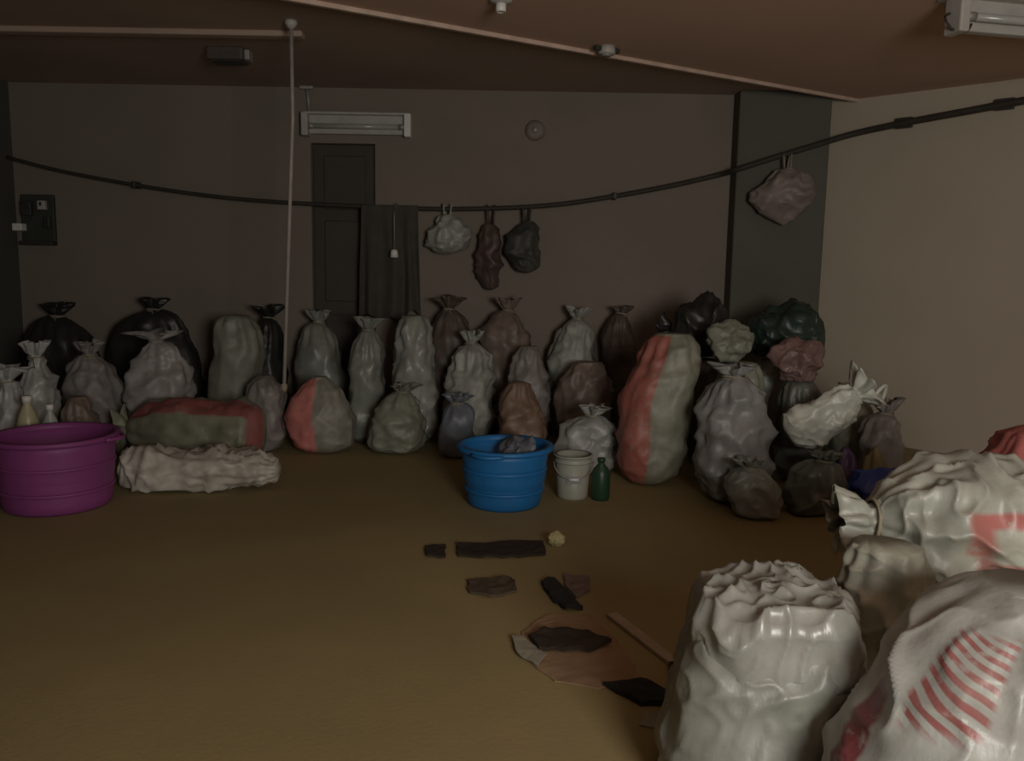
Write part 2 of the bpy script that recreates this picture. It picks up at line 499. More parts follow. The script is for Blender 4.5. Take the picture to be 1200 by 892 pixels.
# ---- right end of the pile
sm('red_side', (.29, .29, .225), [(.40, .71, .02, .97, (.36, .125, .10), None)])
stand('tall sack with a red left side panel', 724, 806, 392, 5.78, S['red_side'], thick=.42, lean=(.16, .10), neck=.10, lump=.035, n_hi=3.2, tied=False, crease=.02)
stand('round mauve grey sack right of the red sided sack', 824, 908, 430, 5.36, sm('mauve_bulge', (.285, .285, .28), rough=.42), thick=.38, lump=.045, crease=.035, neck=.07, flare=.05, mh=.08)
stand('low grey sack in front of the round mauve sack', 862, 920, 538, 5.0, S['grey_film'], thick=.22, lump=.04, mh=.06, flare=.04, crease=.03)
stand('low dark grey sack nearest the small blue bag', 924, 984, 530, 5.1, S['dark_grey_film'], thick=.26, lump=.04, mh=.06, flare=.04, crease=.03)
stand('grey green sack behind the white carrier bag', 914, 966, 446, 5.9, S['dark_grey_film'], thick=.28, tied=False, n_hi=4, lump=.03)
stand('upright dark brown sack under the black tarp bag', 800, 862, 420, 6.52, S['dark_brown_weave'], thick=.4, tied=False, n_hi=4.5)
stand('grey sack under the long dark green bag', 874, 952, 420, 6.52, S['grey_film'], thick=.4, tied=False, n_hi=4.5)
zt = at(830, 420, 6.52).z
a = at(822, 380, 6.5)
sack('black garbage bag lying on top at the upper left of right heap', (a.x, 6.54, zt + .015), (.42, .40, .40), S['black_film'], name='garbage_bag', cat='bag', lying=True, rz=R(158), lump=.06, crease=.05, flare=.06)
a = at(922, 380, 6.5)
sack('long dark green garbage bag lying topmost by the corner pillar', (a.x, 6.52, zt + .015), (.36, .42, .56), S['black_green_film'], name='garbage_bag', cat='bag', lying=True, rz=R(172), lump=.06, crease=.05, flare=.06)
zt2 = at(938, 446, 5.9).z
o = obj('plastic_bag', crumple_bm(.30, .26, .28, 41, amp=.25), sm('dusty_pink_film', (.24, .145, .135), rough=.45)); o.location = (at(934, 430, 5.9).x, 5.9, zt2)
tag(o, 'small reddish pink bag on top of the grey green sack', 'bag', PILE)
o = obj('plastic_bag', crumple_bm(.26, .24, .30, 43, amp=.3, ridge=.2), S['olive_weave']); o.location = (at(866, 430, 5.5).x + .02, 5.84, 0)
o.location.z = at(860, 420, 5.84).z - .02; o.scale = (1, 1, .8)
tag(o, 'crumpled pale bag pushed between red sided sack and dark green bag', 'bag', PILE)
# the pale bag rests on a sack behind the round mauve one
stand('olive sack wedged behind the round mauve grey sack', 836, 896, 424, 5.9, S['olive_weave'], thick=.3, tied=False, n_hi=4.2, lump=.03)
sm('white_film', (.72, .75, .67), rough=.35, dirt_amt=.15)
stand('brown grey sack at the right foot of the heap by the cream wall', 1008, 1060, 470, 5.7, S['mauve_weave'], thick=.34, lump=.045, crease=.03)
stand('olive sack behind the white carrier bag beside the cream wall', 968, 1026, 452, 6.16, S['olive_weave'], thick=.34, lump=.04)


# white carrier bag slumped diagonally over the low sacks
t = thing('carrier_bag', 'white plastic carrier bag slumped on the right heap', 'bag', (at(950, 500, 5.42).x, 5.42, at(950, 531, 5.42).z), 0, PILE)
bm = sack_bm(.26, .16, .50, 61, lump=.035, crease=.03, neck=.07, nu=64, nv=56, cfreq=7, pleat=.16, pk=6, n_hi=2.0, flat=False)
b = obj('body', bm, S['white_film'], t)
bm = mouth_bm(.065, .12, .07, 61); bmesh.ops.translate(bm, verts=bm.verts, vec=(0, 0, .49)); mo = obj('open_mouth', bm, S['white_film'], t)
tl = Matrix.Translation((-.13, 0, .09)) @ Matrix.Rotation(R(53), 4, 'Y')
b.data.transform(tl); mo.data.transform(tl)
bm = bmesh.new(); handle_loop(bm, (.36, -.04, .36), (.44, .03, .30), (.06, 0, .12), .014); obj('handle', bm, S['white_film'], t)
# blue, purple and yellow soft things at the right foot of the heap
sm('navy_film', (.05, .09, .40), rough=.45, dirt_amt=.05)
a = floor_at(1018, 606)
o = obj('plastic_bag', crumple_bm(.42, .26, .30, 5), S['navy_film']); o.location = (a.x + .07, a.y + .04, 0)
tag(o, 'crumpled dark blue plastic bag on the floor behind the foreground sacks', 'bag', PILE)
sm('purple_film', (.10, .05, .13), rough=.45)
a = at(978, 545, 5.4)
# tucked between the carrier bag and the low sacks
o = obj('plastic_bag', crumple_bm(.13, .13, .36, 8, sub=4), S['purple_film']); o.location = (at(992, 545, 5.44).x, 5.44, 0)
tag(o, 'small purple bag stuffed upright beside the low dark grey sack', 'bag', PILE)
sm('ochre_film', (.34, .29, .15), rough=.5)
o = obj('plastic_bag', crumple_bm(.15, .14, .36, 9, sub=4), S['ochre_film']); o.location = (at(1028, 545, 5.40).x, 5.42, 0)
tag(o, 'small yellowish bag behind the dark blue plastic bag', 'bag', PILE)

# pale bottles and bag scraps behind the magenta tub
def bottle(label, px, ytop, d, m, r=.045, base=0, cap=None):
    p = at(px, ytop, d); h = p.z - base
    t = thing('plastic_bottle', label, 'bottle', (p.x, d, base), 0, 'plastic bottles at the left end of the pile')
    bm = bmesh.new()
    add_lathe(bm, [(0, 0), (r * .9, 0), (r, .015), (r, h * .35), (r * .93, h * .38), (r, h * .41), (r, h * .68), (r * .75, h * .8), (r * .35, h * .9), (r * .33, h * .95), (0, h * .95)], 28)
    obj('body', bm, m, t)
    bm = bmesh.new(); add_lathe(bm, [(0, h * .93), (r * .42, h * .93), (r * .42, h), (0, h)], 20); obj('cap', bm, cap or M['white_plastic'], t)
    return t
M['clear_pet'] = mat('cloudy_plastic', (.42, .44, .42), .3, 0, .15)
M['lemon_pet'] = mat('yellowed_plastic', (.50, .47, .30), .35, 0, .15)
sm('pale_scrap', (.52, .52, .52), rough=.4)
stand('pale grey bag at the left edge behind the magenta tub', -10, 22, 432, 5.88, S['pale_scrap'], lean=(0, 0), name='plastic_bag', cat='bag', crease=.04, lump=.05, thick=.22)
stand('small whitish bag between left edge bag and mauve sacks', 28, 54, 404, 6.24, sm('white_scrap', (.50, .51, .49), rough=.38), lean=(0, 0), name='plastic_bag', cat='bag', crease=.04, lump=.05, thick=.22)
stand('brown sack directly behind the magenta tub', 76, 110, 466, 5.76, S['brown_weave'], lump=.04, thick=.26, tied=False, n_hi=2, crease=.03)
t = bottle('yellowed plastic bottle standing behind the magenta tub', 31, 464, 5.52, M['lemon_pet'], .07)
t = bottle('cloudy plastic bottle standing right of the yellowed one', 58, 474, 5.5, M['clear_pet'], .055)

# ---------------------------------------------------------------- tubs and bucket
def plastic(name, c, rough=.42):
    m, nt, bs = nodes(name)
    nt.links.new(nmix(nt, nramp(nt, nnoise(nt, 5), .3, .7), tuple(x * .85 for x in c), c), bs.inputs['Base Color'])
    bs.inputs['Roughness'].default_value = rough
    return m
def tub(name, label, loc, r, h, m, rz=0, taper=.82, ribs=True):
    t = thing(name, label, 'tub', loc, rz)
    bm = bmesh.new(); rb = r * taper
    prof = [(0, 0), (rb * .93, 0), (rb, .02)]
    for k in range(1, 9):
        f = k / 9; prof.append((rb + (r - rb) * f, .02 + (h - .04) * f))
    prof += [(r, h - .02)]
    if ribs:
        prof += [(r, h * .86 + .05)] if False else []
    prof += [(r - .012, h - .02), (r - .014, h * .5), (rb - .012, .03), (0, .02)]
    add_lathe(bm, prof, 64); obj('shell', bm, m, t)
    bm = bmesh.new()
    add_lathe(bm, [(r - .014, h - .03), (r + .022, h - .03), (r + .028, h - .018), (r + .026, h), (r - .014, h), (r - .014, h - .03)], 64); obj('rim', bm, m, t)
    for k in (0, 1):
        bm = bmesh.new(); s = 1 if k == 0 else -1
        pts = [(s * (r + .018 + .05 * math.sin(math.pi * q / 10)), -.10 + .2 * q / 10, h - .02) for q in range(11)]
        add_tube(bm, pts, .012, 8); obj('handle', bm, m, t)
    for q, zf in enumerate((.28, .62)):
        bm = bmesh.new(); rr = rb + (r - rb) * zf
        add_lathe(bm, [(rr, h * zf - .012), (rr + .008, h * zf - .006), (rr + .008, h * zf + .006), (rr, h * zf + .012), (rr - .006, h * zf), (rr, h * zf - .012)], 64); obj('rib', bm, m, t)
    return t
a = floor_at(40, 606)
tub('plastic_tub', 'large magenta plastic tub at the left edge', (a.x + .0, a.y + .27, 0), .335, .44, plastic('magenta_plastic', (.27, .06, .225), .55), taper=.9)
a = floor_at(592, 603); BT = (a.x - .01, a.y + .25, 0)
tub('plastic_tub', 'round blue plastic tub in the middle of the floor', BT, .275, .38, plastic('blue_plastic', (.016, .17, .45), .5), rz=R(70), taper=.84)
o = obj('plastic_bag', crumple_bm(.27, .30, .36, 14), S['blue_grey_film']); o.location = (BT[0] + .07, BT[1] + .02, .16)
o.location = (BT[0] + .10, BT[1], .05)
tag(o, 'bluish grey bag stuffed inside the blue tub', 'bag')
a = floor_at(672, 588); BK = (a.x, a.y + .12, 0)
t = thing('bucket', 'small white bucket right of the blue tub', 'bucket', BK)
m = plastic('white_bucket_plastic', (.40, .41, .35)); r, h = .115, .285
bm = bmesh.new(); add_lathe(bm, [(0, 0), (r * .84, 0), (r * .86, .015), (r, h), (r - .008, h), (r * .84 - .005, .02), (0, .02)], 48); obj('shell', bm, m, t)
bm = bmesh.new(); add_lathe(bm, [(r - .004, h - .05), (r + .006, h - .05), (r + .006, h - .04), (r + .002, h - .036), (r + .002, h - .012), (r + .012, h - .01), (r + .012, h), (r - .008, h), (r - .004, h - .05)], 48); obj('rim', bm, m, t)
bm = bmesh.new(); add_tube(bm, [(math.cos(q * math.pi / 14) * (r + .012), -math.sin(q * math.pi / 14) * .09 - .03, h - .045 - math.sin(q * math.pi / 14) * .10) for q in range(15)], .004, 6); hb_ = obj('handle', bm, M['steel'], t)
bm = bmesh.new(); add_tube(bm, [(-.03, -.12, h - .143), (.03, -.12, h - .143)], .010, 10); obj('grip', bm, M['white_plastic'], hb_)
bm = bmesh.new(); add_box(bm, (0, -r * .93 - .002, h * .48), (.09, .004, .05)); bevel(obj('label_patch', bm, plastic('grey_label', (.30, .31, .33)), t, False), .002)
a = floor_at(706, 592)
t = thing('plastic_bottle', 'dark green bottle between white bucket and red sided sack', 'bottle', (a.x, a.y + .14, 0))
m = plastic('dark_green_plastic', (.02, .06, .03)); r, h = .06, .27
bm = bmesh.new(); add_lathe(bm, [(0, 0), (r * .9, 0), (r, .015), (r, h * .6), (r * .8, h * .75), (r * .36, h * .86), (r * .34, h * .94), (0, h * .94)], 32); obj('body', bm, m, t)
bm = bmesh.new(); add_lathe(bm, [(0, h * .92), (r * .44, h * .92), (r * .44, h), (0, h)], 20); obj('cap', bm, m, t)

# ---------------------------------------------------------------- foreground sacks
FG = 'pale sacks in the right foreground'
HI = dict(nu=168, nv=150)
# left foreground sack: film skirt below, crumpled folded-over top
sm('fg_white', (.265, .275, .245), rough=.42, dirt=(.2, .19, .15), dirt_amt=.3, fine=45)
a = at(905, 690, 2.35)
t = thing('woven_sack', 'front left white sack with folded crumpled top', 'sack', (.69, 2.3, 0), R(-4), FG)
hA = .545
obj('body', sack_bm(.50, .42, hA, 71, lump=.022, crease=.014, neck=.10, pleat=.03, n_lo=4.5, n_hi=3.4, sq=3, cfreq=6, lean=(.07, .04), slouch=.03, **HI), S['fg_white'], t)
# the folded-over collar: a crumpled skirt draped over the upper third
bm = bmesh.new(); uvl = bm.loops.layers.uv.new('UVMap'); rows = []; NU, NV = 180, 70
for side in (0, 1):
    for jj in range(NV + 1):
        j = jj if side == 0 else NV - jj
        tt = j / NV; row = []
        for i in range(NU):
            th = 2 * math.pi * i / NU; cx, cy = math.cos(th), math.sin(th)
            q = (abs(cx) ** 3 + abs(cy) ** 3) ** (-1 / 3)
            if tt < .45:
                s_ = tt / .45; rr = .02 + .98 * s_ ** .8; z = hA + .035 - .035 * s_ ** 3
            else:
                s_ = (tt - .45) / .55; rr = 1.03 + .05 * s_; z = hA - .01 - .13 * s_
            p = Vector((cx * q * rr * .205, cy * q * rr * .19, z)); so = Vector((3.3, 9.1, 5.2))
            dsp = .016 * noise.noise(p * 6 + so) + .026 * (1 - abs(noise.noise(Vector((p.x * 7, p.y * 7, p.z * 3.2)) + so))) ** 4 + .012 * (1 - abs(noise.noise(Vector((p.x * 17, p.y * 17, p.z * 8)) + so))) ** 5
            if tt > .45: z += .03 * s_ * noise.noise(Vector((cx * 2.3, cy * 2.3, 1.7)))
            up_ = 1 if tt < .45 else 0
            k = -side * .006
            row.append(bm.verts.new((p.x + cx * (dsp * (1 - up_ * .6) + k) + .07, p.y + cy * (dsp * (1 - up_ * .6) + k) + .04, z + dsp * up_ * 1.3 + (k if up_ else 0))))
        rows.append(row)
for j in range(len(rows) - 1):
    for i in range(NU):
        l = (i + 1) % NU; f = bm.faces.new((rows[j][i], rows[j][l], rows[j + 1][l], rows[j + 1][i]))
        for lp in f.loops: lp[uvl].uv = (i / NU, (j % (NV + 1)) / NV)
for i in range(NU):
    l = (i + 1) % NU; bm.faces.new((rows[-1][i], rows[-1][l], rows[0][l], rows[0][i]))
obj('folded_top', bm, sack_mat('fg_white_film', (.30, .305, .28), rough=.3, dirt=(.22, .21, .17), dirt_amt=.25, fine=30), t)

# big front right sack, leaning right, red printed bars and red edge stripe
m = sack_mat('fg_red_print', (.36, .37, .35), [(.575, .685, .615, .82, (.24, .085, .083), (40, 24.0, .55)), (.475, .535, .0, .64, (.17, .045, .05), None)], rough=.42, dirt=(.25, .24, .2), dirt_amt=.3, fine=45)
sack('big front right white sack with red printed bars, leaning right', (.92, 1.83, 0), (.48, .40, .73), m, group=FG, lean=(.38, .20), neck=.1, lump=.025, crease=.03, pleat=.06, n_lo=4.5, n_hi=3.2, tied=False, cfreq=4, slouch=.03, **HI)
sm('fg_olive', (.35, .35, .29), rough=.5, dirt_amt=.25)
sack('olive grey sack standing behind the two front sacks', (1.17, 2.54, 0), (.26, .19, .66), S['fg_olive'], group=FG, tied=False, neck=.08, n_lo=4, n_hi=3.2, lump=.02, crease=.03, nu=120, nv=100, slouch=.04)
sm('fg_under', (.36, .35, .32))
sack('white sack standing upright under the tied lying sack', (1.66, 2.82, 0), (.46, .40, .47), S['fg_under'], group=FG, tied=False, neck=.12, n_lo=4, n_hi=4.2, lump=.02, nu=96, nv=80, slouch=.03)
# tied sack lying on top, its gathered mouth pointing left
m = sack_mat('fg_pink_print', (.38, .395, .345), [(.21, .31, .63, .69, (.38, .135, .122), None), (.285, .325, .50, .69, (.38, .135, .122), None), (.10, .21, .50, .66, (.32, .12, .11), None)], rough=.42, dirt=(.28, .26, .21), dirt_amt=.35, fine=45)
sack('tied white sack with pink print lying on top, mouth pointing left', (1.60, 2.82, .475), (.37, .40, .70), m, group=FG, lying=True, rz=R(176), neck=.075, lump=.032, crease=.04, pleat=.16, mh=.14, flare=.02, slouch=.05, **HI)
sack('pinkish red sack at the right edge behind the tied sack', (2.10, 3.25, 0), (.48, .42, .90), sm('fg_red_weave', (.42, .13, .12)), group=FG, tied=False, n_hi=3.6, neck=.1, lump=.025, crease=.03, nu=96, nv=80)

# ---------------------------------------------------------------- things on walls and ceiling
# black cable sagging along the walls
NW = Vector((-n2.x, -n2.y, 0))
def on_right(px, py, off=.07):
    v = CM @ Vector(((px - 600) / F_PX, -(py - 446) / F_PX, -1.0))
    P0 = Vector((RW0.x, RW0.y, 0)) + NW * off; s = (P0.dot(NW)) / (v.dot(NW)) if True else 0
    return Vector((0, 0, CAM_Z)) + v * s
ctrl = [Vector((LX + .03, BACK - .14, at(6, 186, BACK).z))]
ctrl += [at(px, py, BACK - .12) for px, py in ((70, 200), (160, 217), (250, 230), (330, 237), (430, 242), (530, 245), (640, 241), (720, 230), (790, 217), (842, 205))]
ctrl += [at(px, py, BACK - .33) for px, py in ((866, 198), (910, 184), (950, 172))]
ctrl += [on_right(px, py, .10) for px, py in ((1000, 157), (1060, 144), (1130, 131), (1200, 118), (1300, 100), (1450, 76), (1600, 53), (2000, -10))]
def smooth_path(ps, n=6):
    out = []
    for i in range(len(ps) - 1):
        p0, p1, p2, p3 = ps[max(i - 1, 0)], ps[i], ps[i + 1], ps[min(i + 2, len(ps) - 1)]
        for k in range(n):
            t = k / n
            out.append(.5 * ((2 * p1) + (p2 - p0) * t + (2 * p0 - 5 * p1 + 4 * p2 - p3) * t * t + (3 * p1 - p0 - 3 * p2 + p3) * t ** 3))
    return out + [ps[-1]]
bm = bmesh.new(); add_tube(bm, smooth_path(ctrl), lambda f: .015 + .017 * f, 10)
cb = thing('cable', 'black cable sagging along back and right walls', 'cable')
obj('cable_run', bm, M['black_rubber'], cb)
for px, py in ((1060, 144), (1178, 122)):
    p = on_right(px, py, .066); bm = bmesh.new(); add_box(bm, p, (.03, .13, .085), Matrix.Rotation(R(45), 3, 'Z')); bevel(obj('clip', bm, M['dark_metal'], cb, False), .006)
for px, py in ((160, 217), (720, 230)):
    p = at(px, py, BACK - .072); bm = bmesh.new(); add_box(bm, p, (.03, .14, .06)); bevel(obj('clip', bm, M['dark_metal'], cb, False), .006)

# bags hanging from the cable
def hung(label, px, ytop, ybot, wpx, d, m, seed, name='hanging_bag', thick=.2, cone=False, **kw):
    pt = at(px, ytop, d); pb = at(px, ybot, d); w_ = at(px + wpx / 2, ybot, d).x - at(px - wpx / 2, ybot, d).x
    t = thing(name, label, 'bag', (pb.x, d, pb.z), 0, 'bags hung on the wall cable')
    h_ = (pt.z - pb.z)
    hb = h_ * .8
    obj('body', sack_bm(w_, min(thick, w_), hb, seed, neck=.03, pk=6, pleat=.2, nu=56, nv=48, n_lo=1.25 if cone else 2.2, n_hi=1.7, flat=False, **kw), m, t)
    bm = bmesh.new()
    for s in (-1, 1): handle_loop(bm, (s * .025, -.02, hb - .01), (s * .012, .03, hb - .01), (s * .015, 0, h_ * .24), .008)
    obj('handle', bm, m, t)
    return t
Z0 = BACK - .135

hung('dull white bag hung from the cable, brightest on back wall', 524, 240, 298, 44, Z0, sm('hung_white', (.42, .42, .39), rough=.4), 92, crease=.05, lump=.06, slouch=.3)
hung('long maroon cloth bag under the dull white hanging bag', 574, 243, 340, 24, Z0 + .02, sm('hung_maroon', (.11, .075, .065)), 93, crease=.04, lump=.04, slouch=.3)
hung('dark bag hung rightmost from the cable on back wall', 616, 244, 320, 34, Z0, sm('hung_dark', (.07, .07, .06), rough=.6), 94, crease=.04, lump=.05, slouch=.3)
hung('pale dusty bag hung from the cable at the corner pillar', 918, 180, 264, 66, BACK - .34, sm('hung_dusty', (.30, .245, .225), rough=.5), 95, crease=.05, lump=.05, slouch=.3, cone=True)
# dark cloth hung over the cable next to the door
a, b = at(424, 240, Z0), at(490, 372, Z0)
bm = bmesh.new(); rows = []; NX, NZ = 60, 50
for side in (0, 1):
    for jj in range(NZ + 1):
        j = jj if side == 0 else NZ - jj
        t_ = j / NZ; row = []
        for i in range(NX + 1):
            s_ = i / NX
            fold = .035 * math.sin(s_ * 21 + 2.2 * noise.noise(Vector((s_ * 3, t_ * 1.5, 4.4)))) * (.08 + .92 * t_)
            x = a.x + (b.x - a.x) * (s_ + (.10 * t_ * (s_ - .5)))
            z = a.z + (b.z - a.z) * (t_ * (1 + .10 * noise.noise(Vector((s_ * 4, 1, 2)))))
            row.append(bm.verts.new((x, Z0 - .025 + fold - side * .008 - .02 * t_ * noise.noise(Vector((s_ * 3, t_ * 3, 0))), z)))
        rows.append(row)
for j in range(len(rows) - 1):
    for i in range(NX): bm.faces.new((rows[j][i], rows[j][i + 1], rows[j + 1][i + 1], rows[j + 1][i]))
for i in range(NX): bm.faces.new((rows[-1][i], rows[-1][i + 1], rows[0][i + 1], rows[0][i]))
n_ = len(rows)
for j in range(NZ):
    for i in (0, NX): bm.faces.new((rows[j][i], rows[j + 1][i], rows[n_ - 2 - j][i], rows[n_ - 1 - j][i]))
hc = obj('hanging_cloth', bm, mat('dark_olive_cloth', (.075, .07, .055), .9))
tag(hc, 'dark olive cloth hung in folds from the cable beside the dark door', 'cloth')
# small white cup hung in front of the dark cloth
p = at(462, 297, BACK - .27); ct = at(462, 241, BACK - .12)
t = thing('hanging_cup', 'tiny white cup hanging from the cable in front of the dark olive cloth', 'cup', (p.x, BACK - .27, p.z))
bm = bmesh.new(); add_tube(bm, [(0, .172, ct.z - p.z - .02), (0, .15, ct.z - p.z + .022), (0, .06, ct.z - p.z - .02), (0, 0, ct.z - p.z - .10), (0, 0, .03)], .004, 6); obj('wire', bm, M['steel'], t)
bm = bmesh.new(); add_lathe(bm, [(0, .035), (.02, .033), (.03, .02), (.036, -.035), (.032, -.035), (.026, .015), (0, .027)], 24); obj('cup_body', bm, M['white_plastic'], t)

# unlit tube light with its junction box and feed pipe
def tube_light(label, c, length, rz=0, vertical_feed=True, axis_drop=0):
    t = thing('tube_light', label, 'light', c, rz, 'unlit tube lights')
    L = length
    bm = bmesh.new(); add_box(bm, (0, -.03, .0), (L, .06, .17)); bevel(obj('housing', bm, M['pale_paint'], t, False), .008)
    bm = bmesh.new(); add_box(bm, (0, -.062, .085), (L * .98, .12, .022)); bevel(obj('reflector', bm, M['pale_paint'], t, False), .004)
    bm = bmesh.new(); add_tube(bm, [(-L / 2 + .03, -.105, -.025), (L / 2 - .03, -.105, -.025)], .022, 16); tb = obj('tube', bm, M['glass_tube'], t)
    for s in (-1, 1):
        bm = bmesh.new(); add_tube(bm, [(s * (L / 2 - .10), -.105, -.025), (s * (L / 2 - .04), -.105, -.025)], .024, 16); obj('tube_collar', bm, M['steel'], tb)
    for s in (-1, 1):
        bm = bmesh.new(); add_box(bm, (s * (L / 2 - .02), -.075, -.01), (.06, .13, .20)); bevel(obj('end_cap', bm, M['white_plastic'] if s > 0 else M['pale_paint'], t, False), .01)
    return t
a = at(420, 147, BACK); b2 = at(358, 147, BACK).x; c2 = at(482, 147, BACK).x
tube_light('unlit tube light mounted over the dark door', (a.x, BACK - .001, a.z), c2 - b2)
p = at(360, 97, BACK)
t = thing('junction_box', 'small square box on the wall above the tube light', 'junction box', (p.x, BACK, p.z))
bm = bmesh.new(); add_box(bm, (0, -.03, 0), (.12, .06, .12)); bevel(obj('box', bm, M['pale_paint'], t, False), .01)
bm = bmesh.new(); add_box(bm, (0, -.064, 0), (.10, .008, .10)); bevel(obj('cover', bm, M['steel'], t, False), .003)
pz = at(362, 132, BACK).z - p.z
bm = bmesh.new(); add_tube(bm, [(0, -.02, -.06), (.01, -.02, pz * .5), (.02, -.02, pz)], .014, 8); obj('feed_pipe', bm, M['steel'], t)
# second batten on the ceiling at the upper right, partly out of frame
a = ceil_at(1106, 30, CEIL - .20); b = ceil_at(1290, 46, CEIL - .20)
mid3 = (a + b) / 2; dv = b - a
tl2 = tube_light('ceiling tube light at the upper right corner of the picture', (mid3.x, mid3.y, PZ - .09), dv.length, math.atan2(dv.y, dv.x))
for s in (-.45, .3):
    bm = bmesh.new(); add_tube(bm, [(s * dv.length, -.03, .05), (s * dv.length, -.03, .09)], .012, 8); obj('stem', bm, M['steel'], tl2)
bm = bmesh.new(); add_box(bm, (-dv.length * .45, -.03, .082), (.16, .12, .016)); bevel(obj('mounting_plate', bm, M['steel'], tl2, False), .004)
bm = bmesh.new(); add_tube(bm, smooth_path([Vector((-dv.length / 2 - .005, -.05, 0)), Vector((-dv.length / 2 - .05, -.07, -.03)), Vector((-dv.length / 2 - .02, -.09, -.09)), Vector((-dv.length / 2 + .06, -.10, -.10)), Vector((-dv.length / 2 + .12, -.06, -.05))]), .007, 6); obj('loose_wire', bm, M['black_rubber'], tl2)

# hanging cord
p = ceil_at(341, 24, CEIL); q = at(333, 452, p.y)
t = thing('pull_cord', 'thin pale cord hanging straight down from the ceiling', 'cord', (p.x, p.y, CEIL))
bm = bmesh.new(); add_tube(bm, [(0, 0, 0), (0.0, 0, -.6), (q.x - p.x, 0, q.z - CEIL)], .0125, 8); obj('strand', bm, mat('pale_cord', (.38, .34, .31), .7), t)
bm = bmesh.new(); add_lathe(bm, [(0, 0), (.04, 0), (.04, -.02), (.018, -.05), (0, -.05)], 20); obj('ceiling_rose', bm, M['pale_paint'], t)
bm = bmesh.new(); add_lathe(bm, [(0, .02), (.02, .01), (.022, -.02), (.012, -.04), (0, -.045)], 16, (q.x - p.x, 0, q.z - CEIL)); obj('end_knot', bm, M['string'], t)

# conduit box on the edge strip, lamp holder, small fittings
p = ceil_at(711, 60, PZ - .03)
t = thing('junction_box', 'round box on the ceiling board edge strip', 'junction box', (p.x, p.y, PZ))
bm = bmesh.new(); add_lathe(bm, [(0, 0), (.055, 0), (.058, -.04), (.05, -.052), (0, -.052)], 28); obj('box', bm, M['pale_paint'], t)
bm = bmesh.new(); add_lathe(bm, [(0, -.05), (.035, -.05), (.033, -.062), (0, -.062)], 24); obj('cover', bm, M['steel'], t)
for s in (-1, 1):
    bm = bmesh.new(); add_box(bm, (ed.x * s * .075, ed.y * s * .075, -.02), (.05, .035, .03), Matrix.Rotation(ang, 3, 'Z')); bevel(obj('pipe_socket', bm, M['dark_metal'], t, False), .005)
p = ceil_at(587, 9, PZ - .05)
t = thing('lamp_holder', 'empty pale lamp holder on the ceiling at top centre', 'lamp holder', (p.x, p.y, PZ))
bm = bmesh.new(); add_lathe(bm, [(0, 0), (.065, 0), (.06, -.022), (.03, -.03), (0, -.03)], 28); obj('base', bm, M['pale_paint'], t)
bm = bmesh.new(); add_lathe(bm, [(.0, -.028), (.03, -.028), (.028, -.07), (.022, -.075), (.020, -.05), (0, -.05)], 24); obj('socket', bm, M['white_plastic'], t)
p = at(627, 153, BACK)
t = thing('wall_fitting', 'small round fitting high on the back wall', 'fitting', (p.x, BACK, p.z))
bm = bmesh.new(); add_lathe(bm, [(0, 0), (.09, 0), (.088, .02), (.06, .035), (0, .035)], 32); bmesh.ops.rotate(bm, verts=bm.verts, cent=(0, 0, 0), matrix=Matrix.Rotation(R(90), 3, 'X')); obj('plate', bm, mat('dull_plate', (.24, .20, .165), .6), t)
bm = bmesh.new(); add_lathe(bm, [(0, .03), (.03, .03), (.026, .055), (0, .06)], 24); bmesh.ops.rotate(bm, verts=bm.verts, cent=(0, 0, 0), matrix=Matrix.Rotation(R(90), 3, 'X')); obj('knob', bm, M['steel'], t)
p = ceil_at(268, 66, CEIL - .05)
t = thing('junction_box', 'dark square box on the ceiling left of the cord', 'junction box', (p.x, p.y, CEIL))
bm = bmesh.new(); add_box(bm, (0, 0, -.045), (.26, .2, .09)); bevel(obj('box', bm, mat('brown_box', (.10, .075, .065), .6), t, False), .012)
bm = bmesh.new(); add_box(bm, (0, 0, -.094), (.22, .16, .010)); bevel(obj('cover', bm, M['dark_metal'], t, False), .003)
bm = bmesh.new(); add_box(bm, (.145, 0, -.045), (.035, .10, .07)); bevel(obj('cable_gland', bm, M['steel'], t, False), .006)

# electrical panel at the far left
a, b = at(26, 228, BACK), at(68, 288, BACK)
cx, cz = (a.x + b.x) / 2, (a.z + b.z) / 2; W, H = b.x - a.x, a.z - b.z
t = thing('meter_board', 'dark electric meter board on the wall at far left', 'meter board', (cx, BACK, cz))
bm = bmesh.new(); add_box(bm, (0, -.02, 0), (W, .04, H)); bevel(obj('board', bm, mat('dark_board', (.045, .05, .042), .6), t, False), .006)
for k, (x, z, ww, hh) in enumerate(((-.08, .1, .1, .13), (.06, .13, .07, .08), (.10, -.02, .06, .1))):
    bm = bmesh.new(); add_box(bm, (x, -.065, z), (ww, .05, hh)); sw = bevel(obj('switch', bm, M['dark_metal'] if k != 1 else M['pale_paint'], t, False), .008)
    bm = bmesh.new(); add_box(bm, (x, -.097, z + .01), (.014, .02, .03)); obj('lever', bm, M['black_rubber'], sw, False)
bm = bmesh.new(); add_box(bm, (0, -.06, -H / 2 + .02), (W, .08, .035)); bevel(obj('cable_tray', bm, M['black_rubber'], t, False), .006)
p = at(20, 266, BACK - .12)
bm = bmesh.new(); add_box(bm, (p.x - cx, -.085, p.z - cz), (.085, .09, .065)); bevel(obj('socket', bm, M['white_plastic'], t, False, label='white socket'), .008)

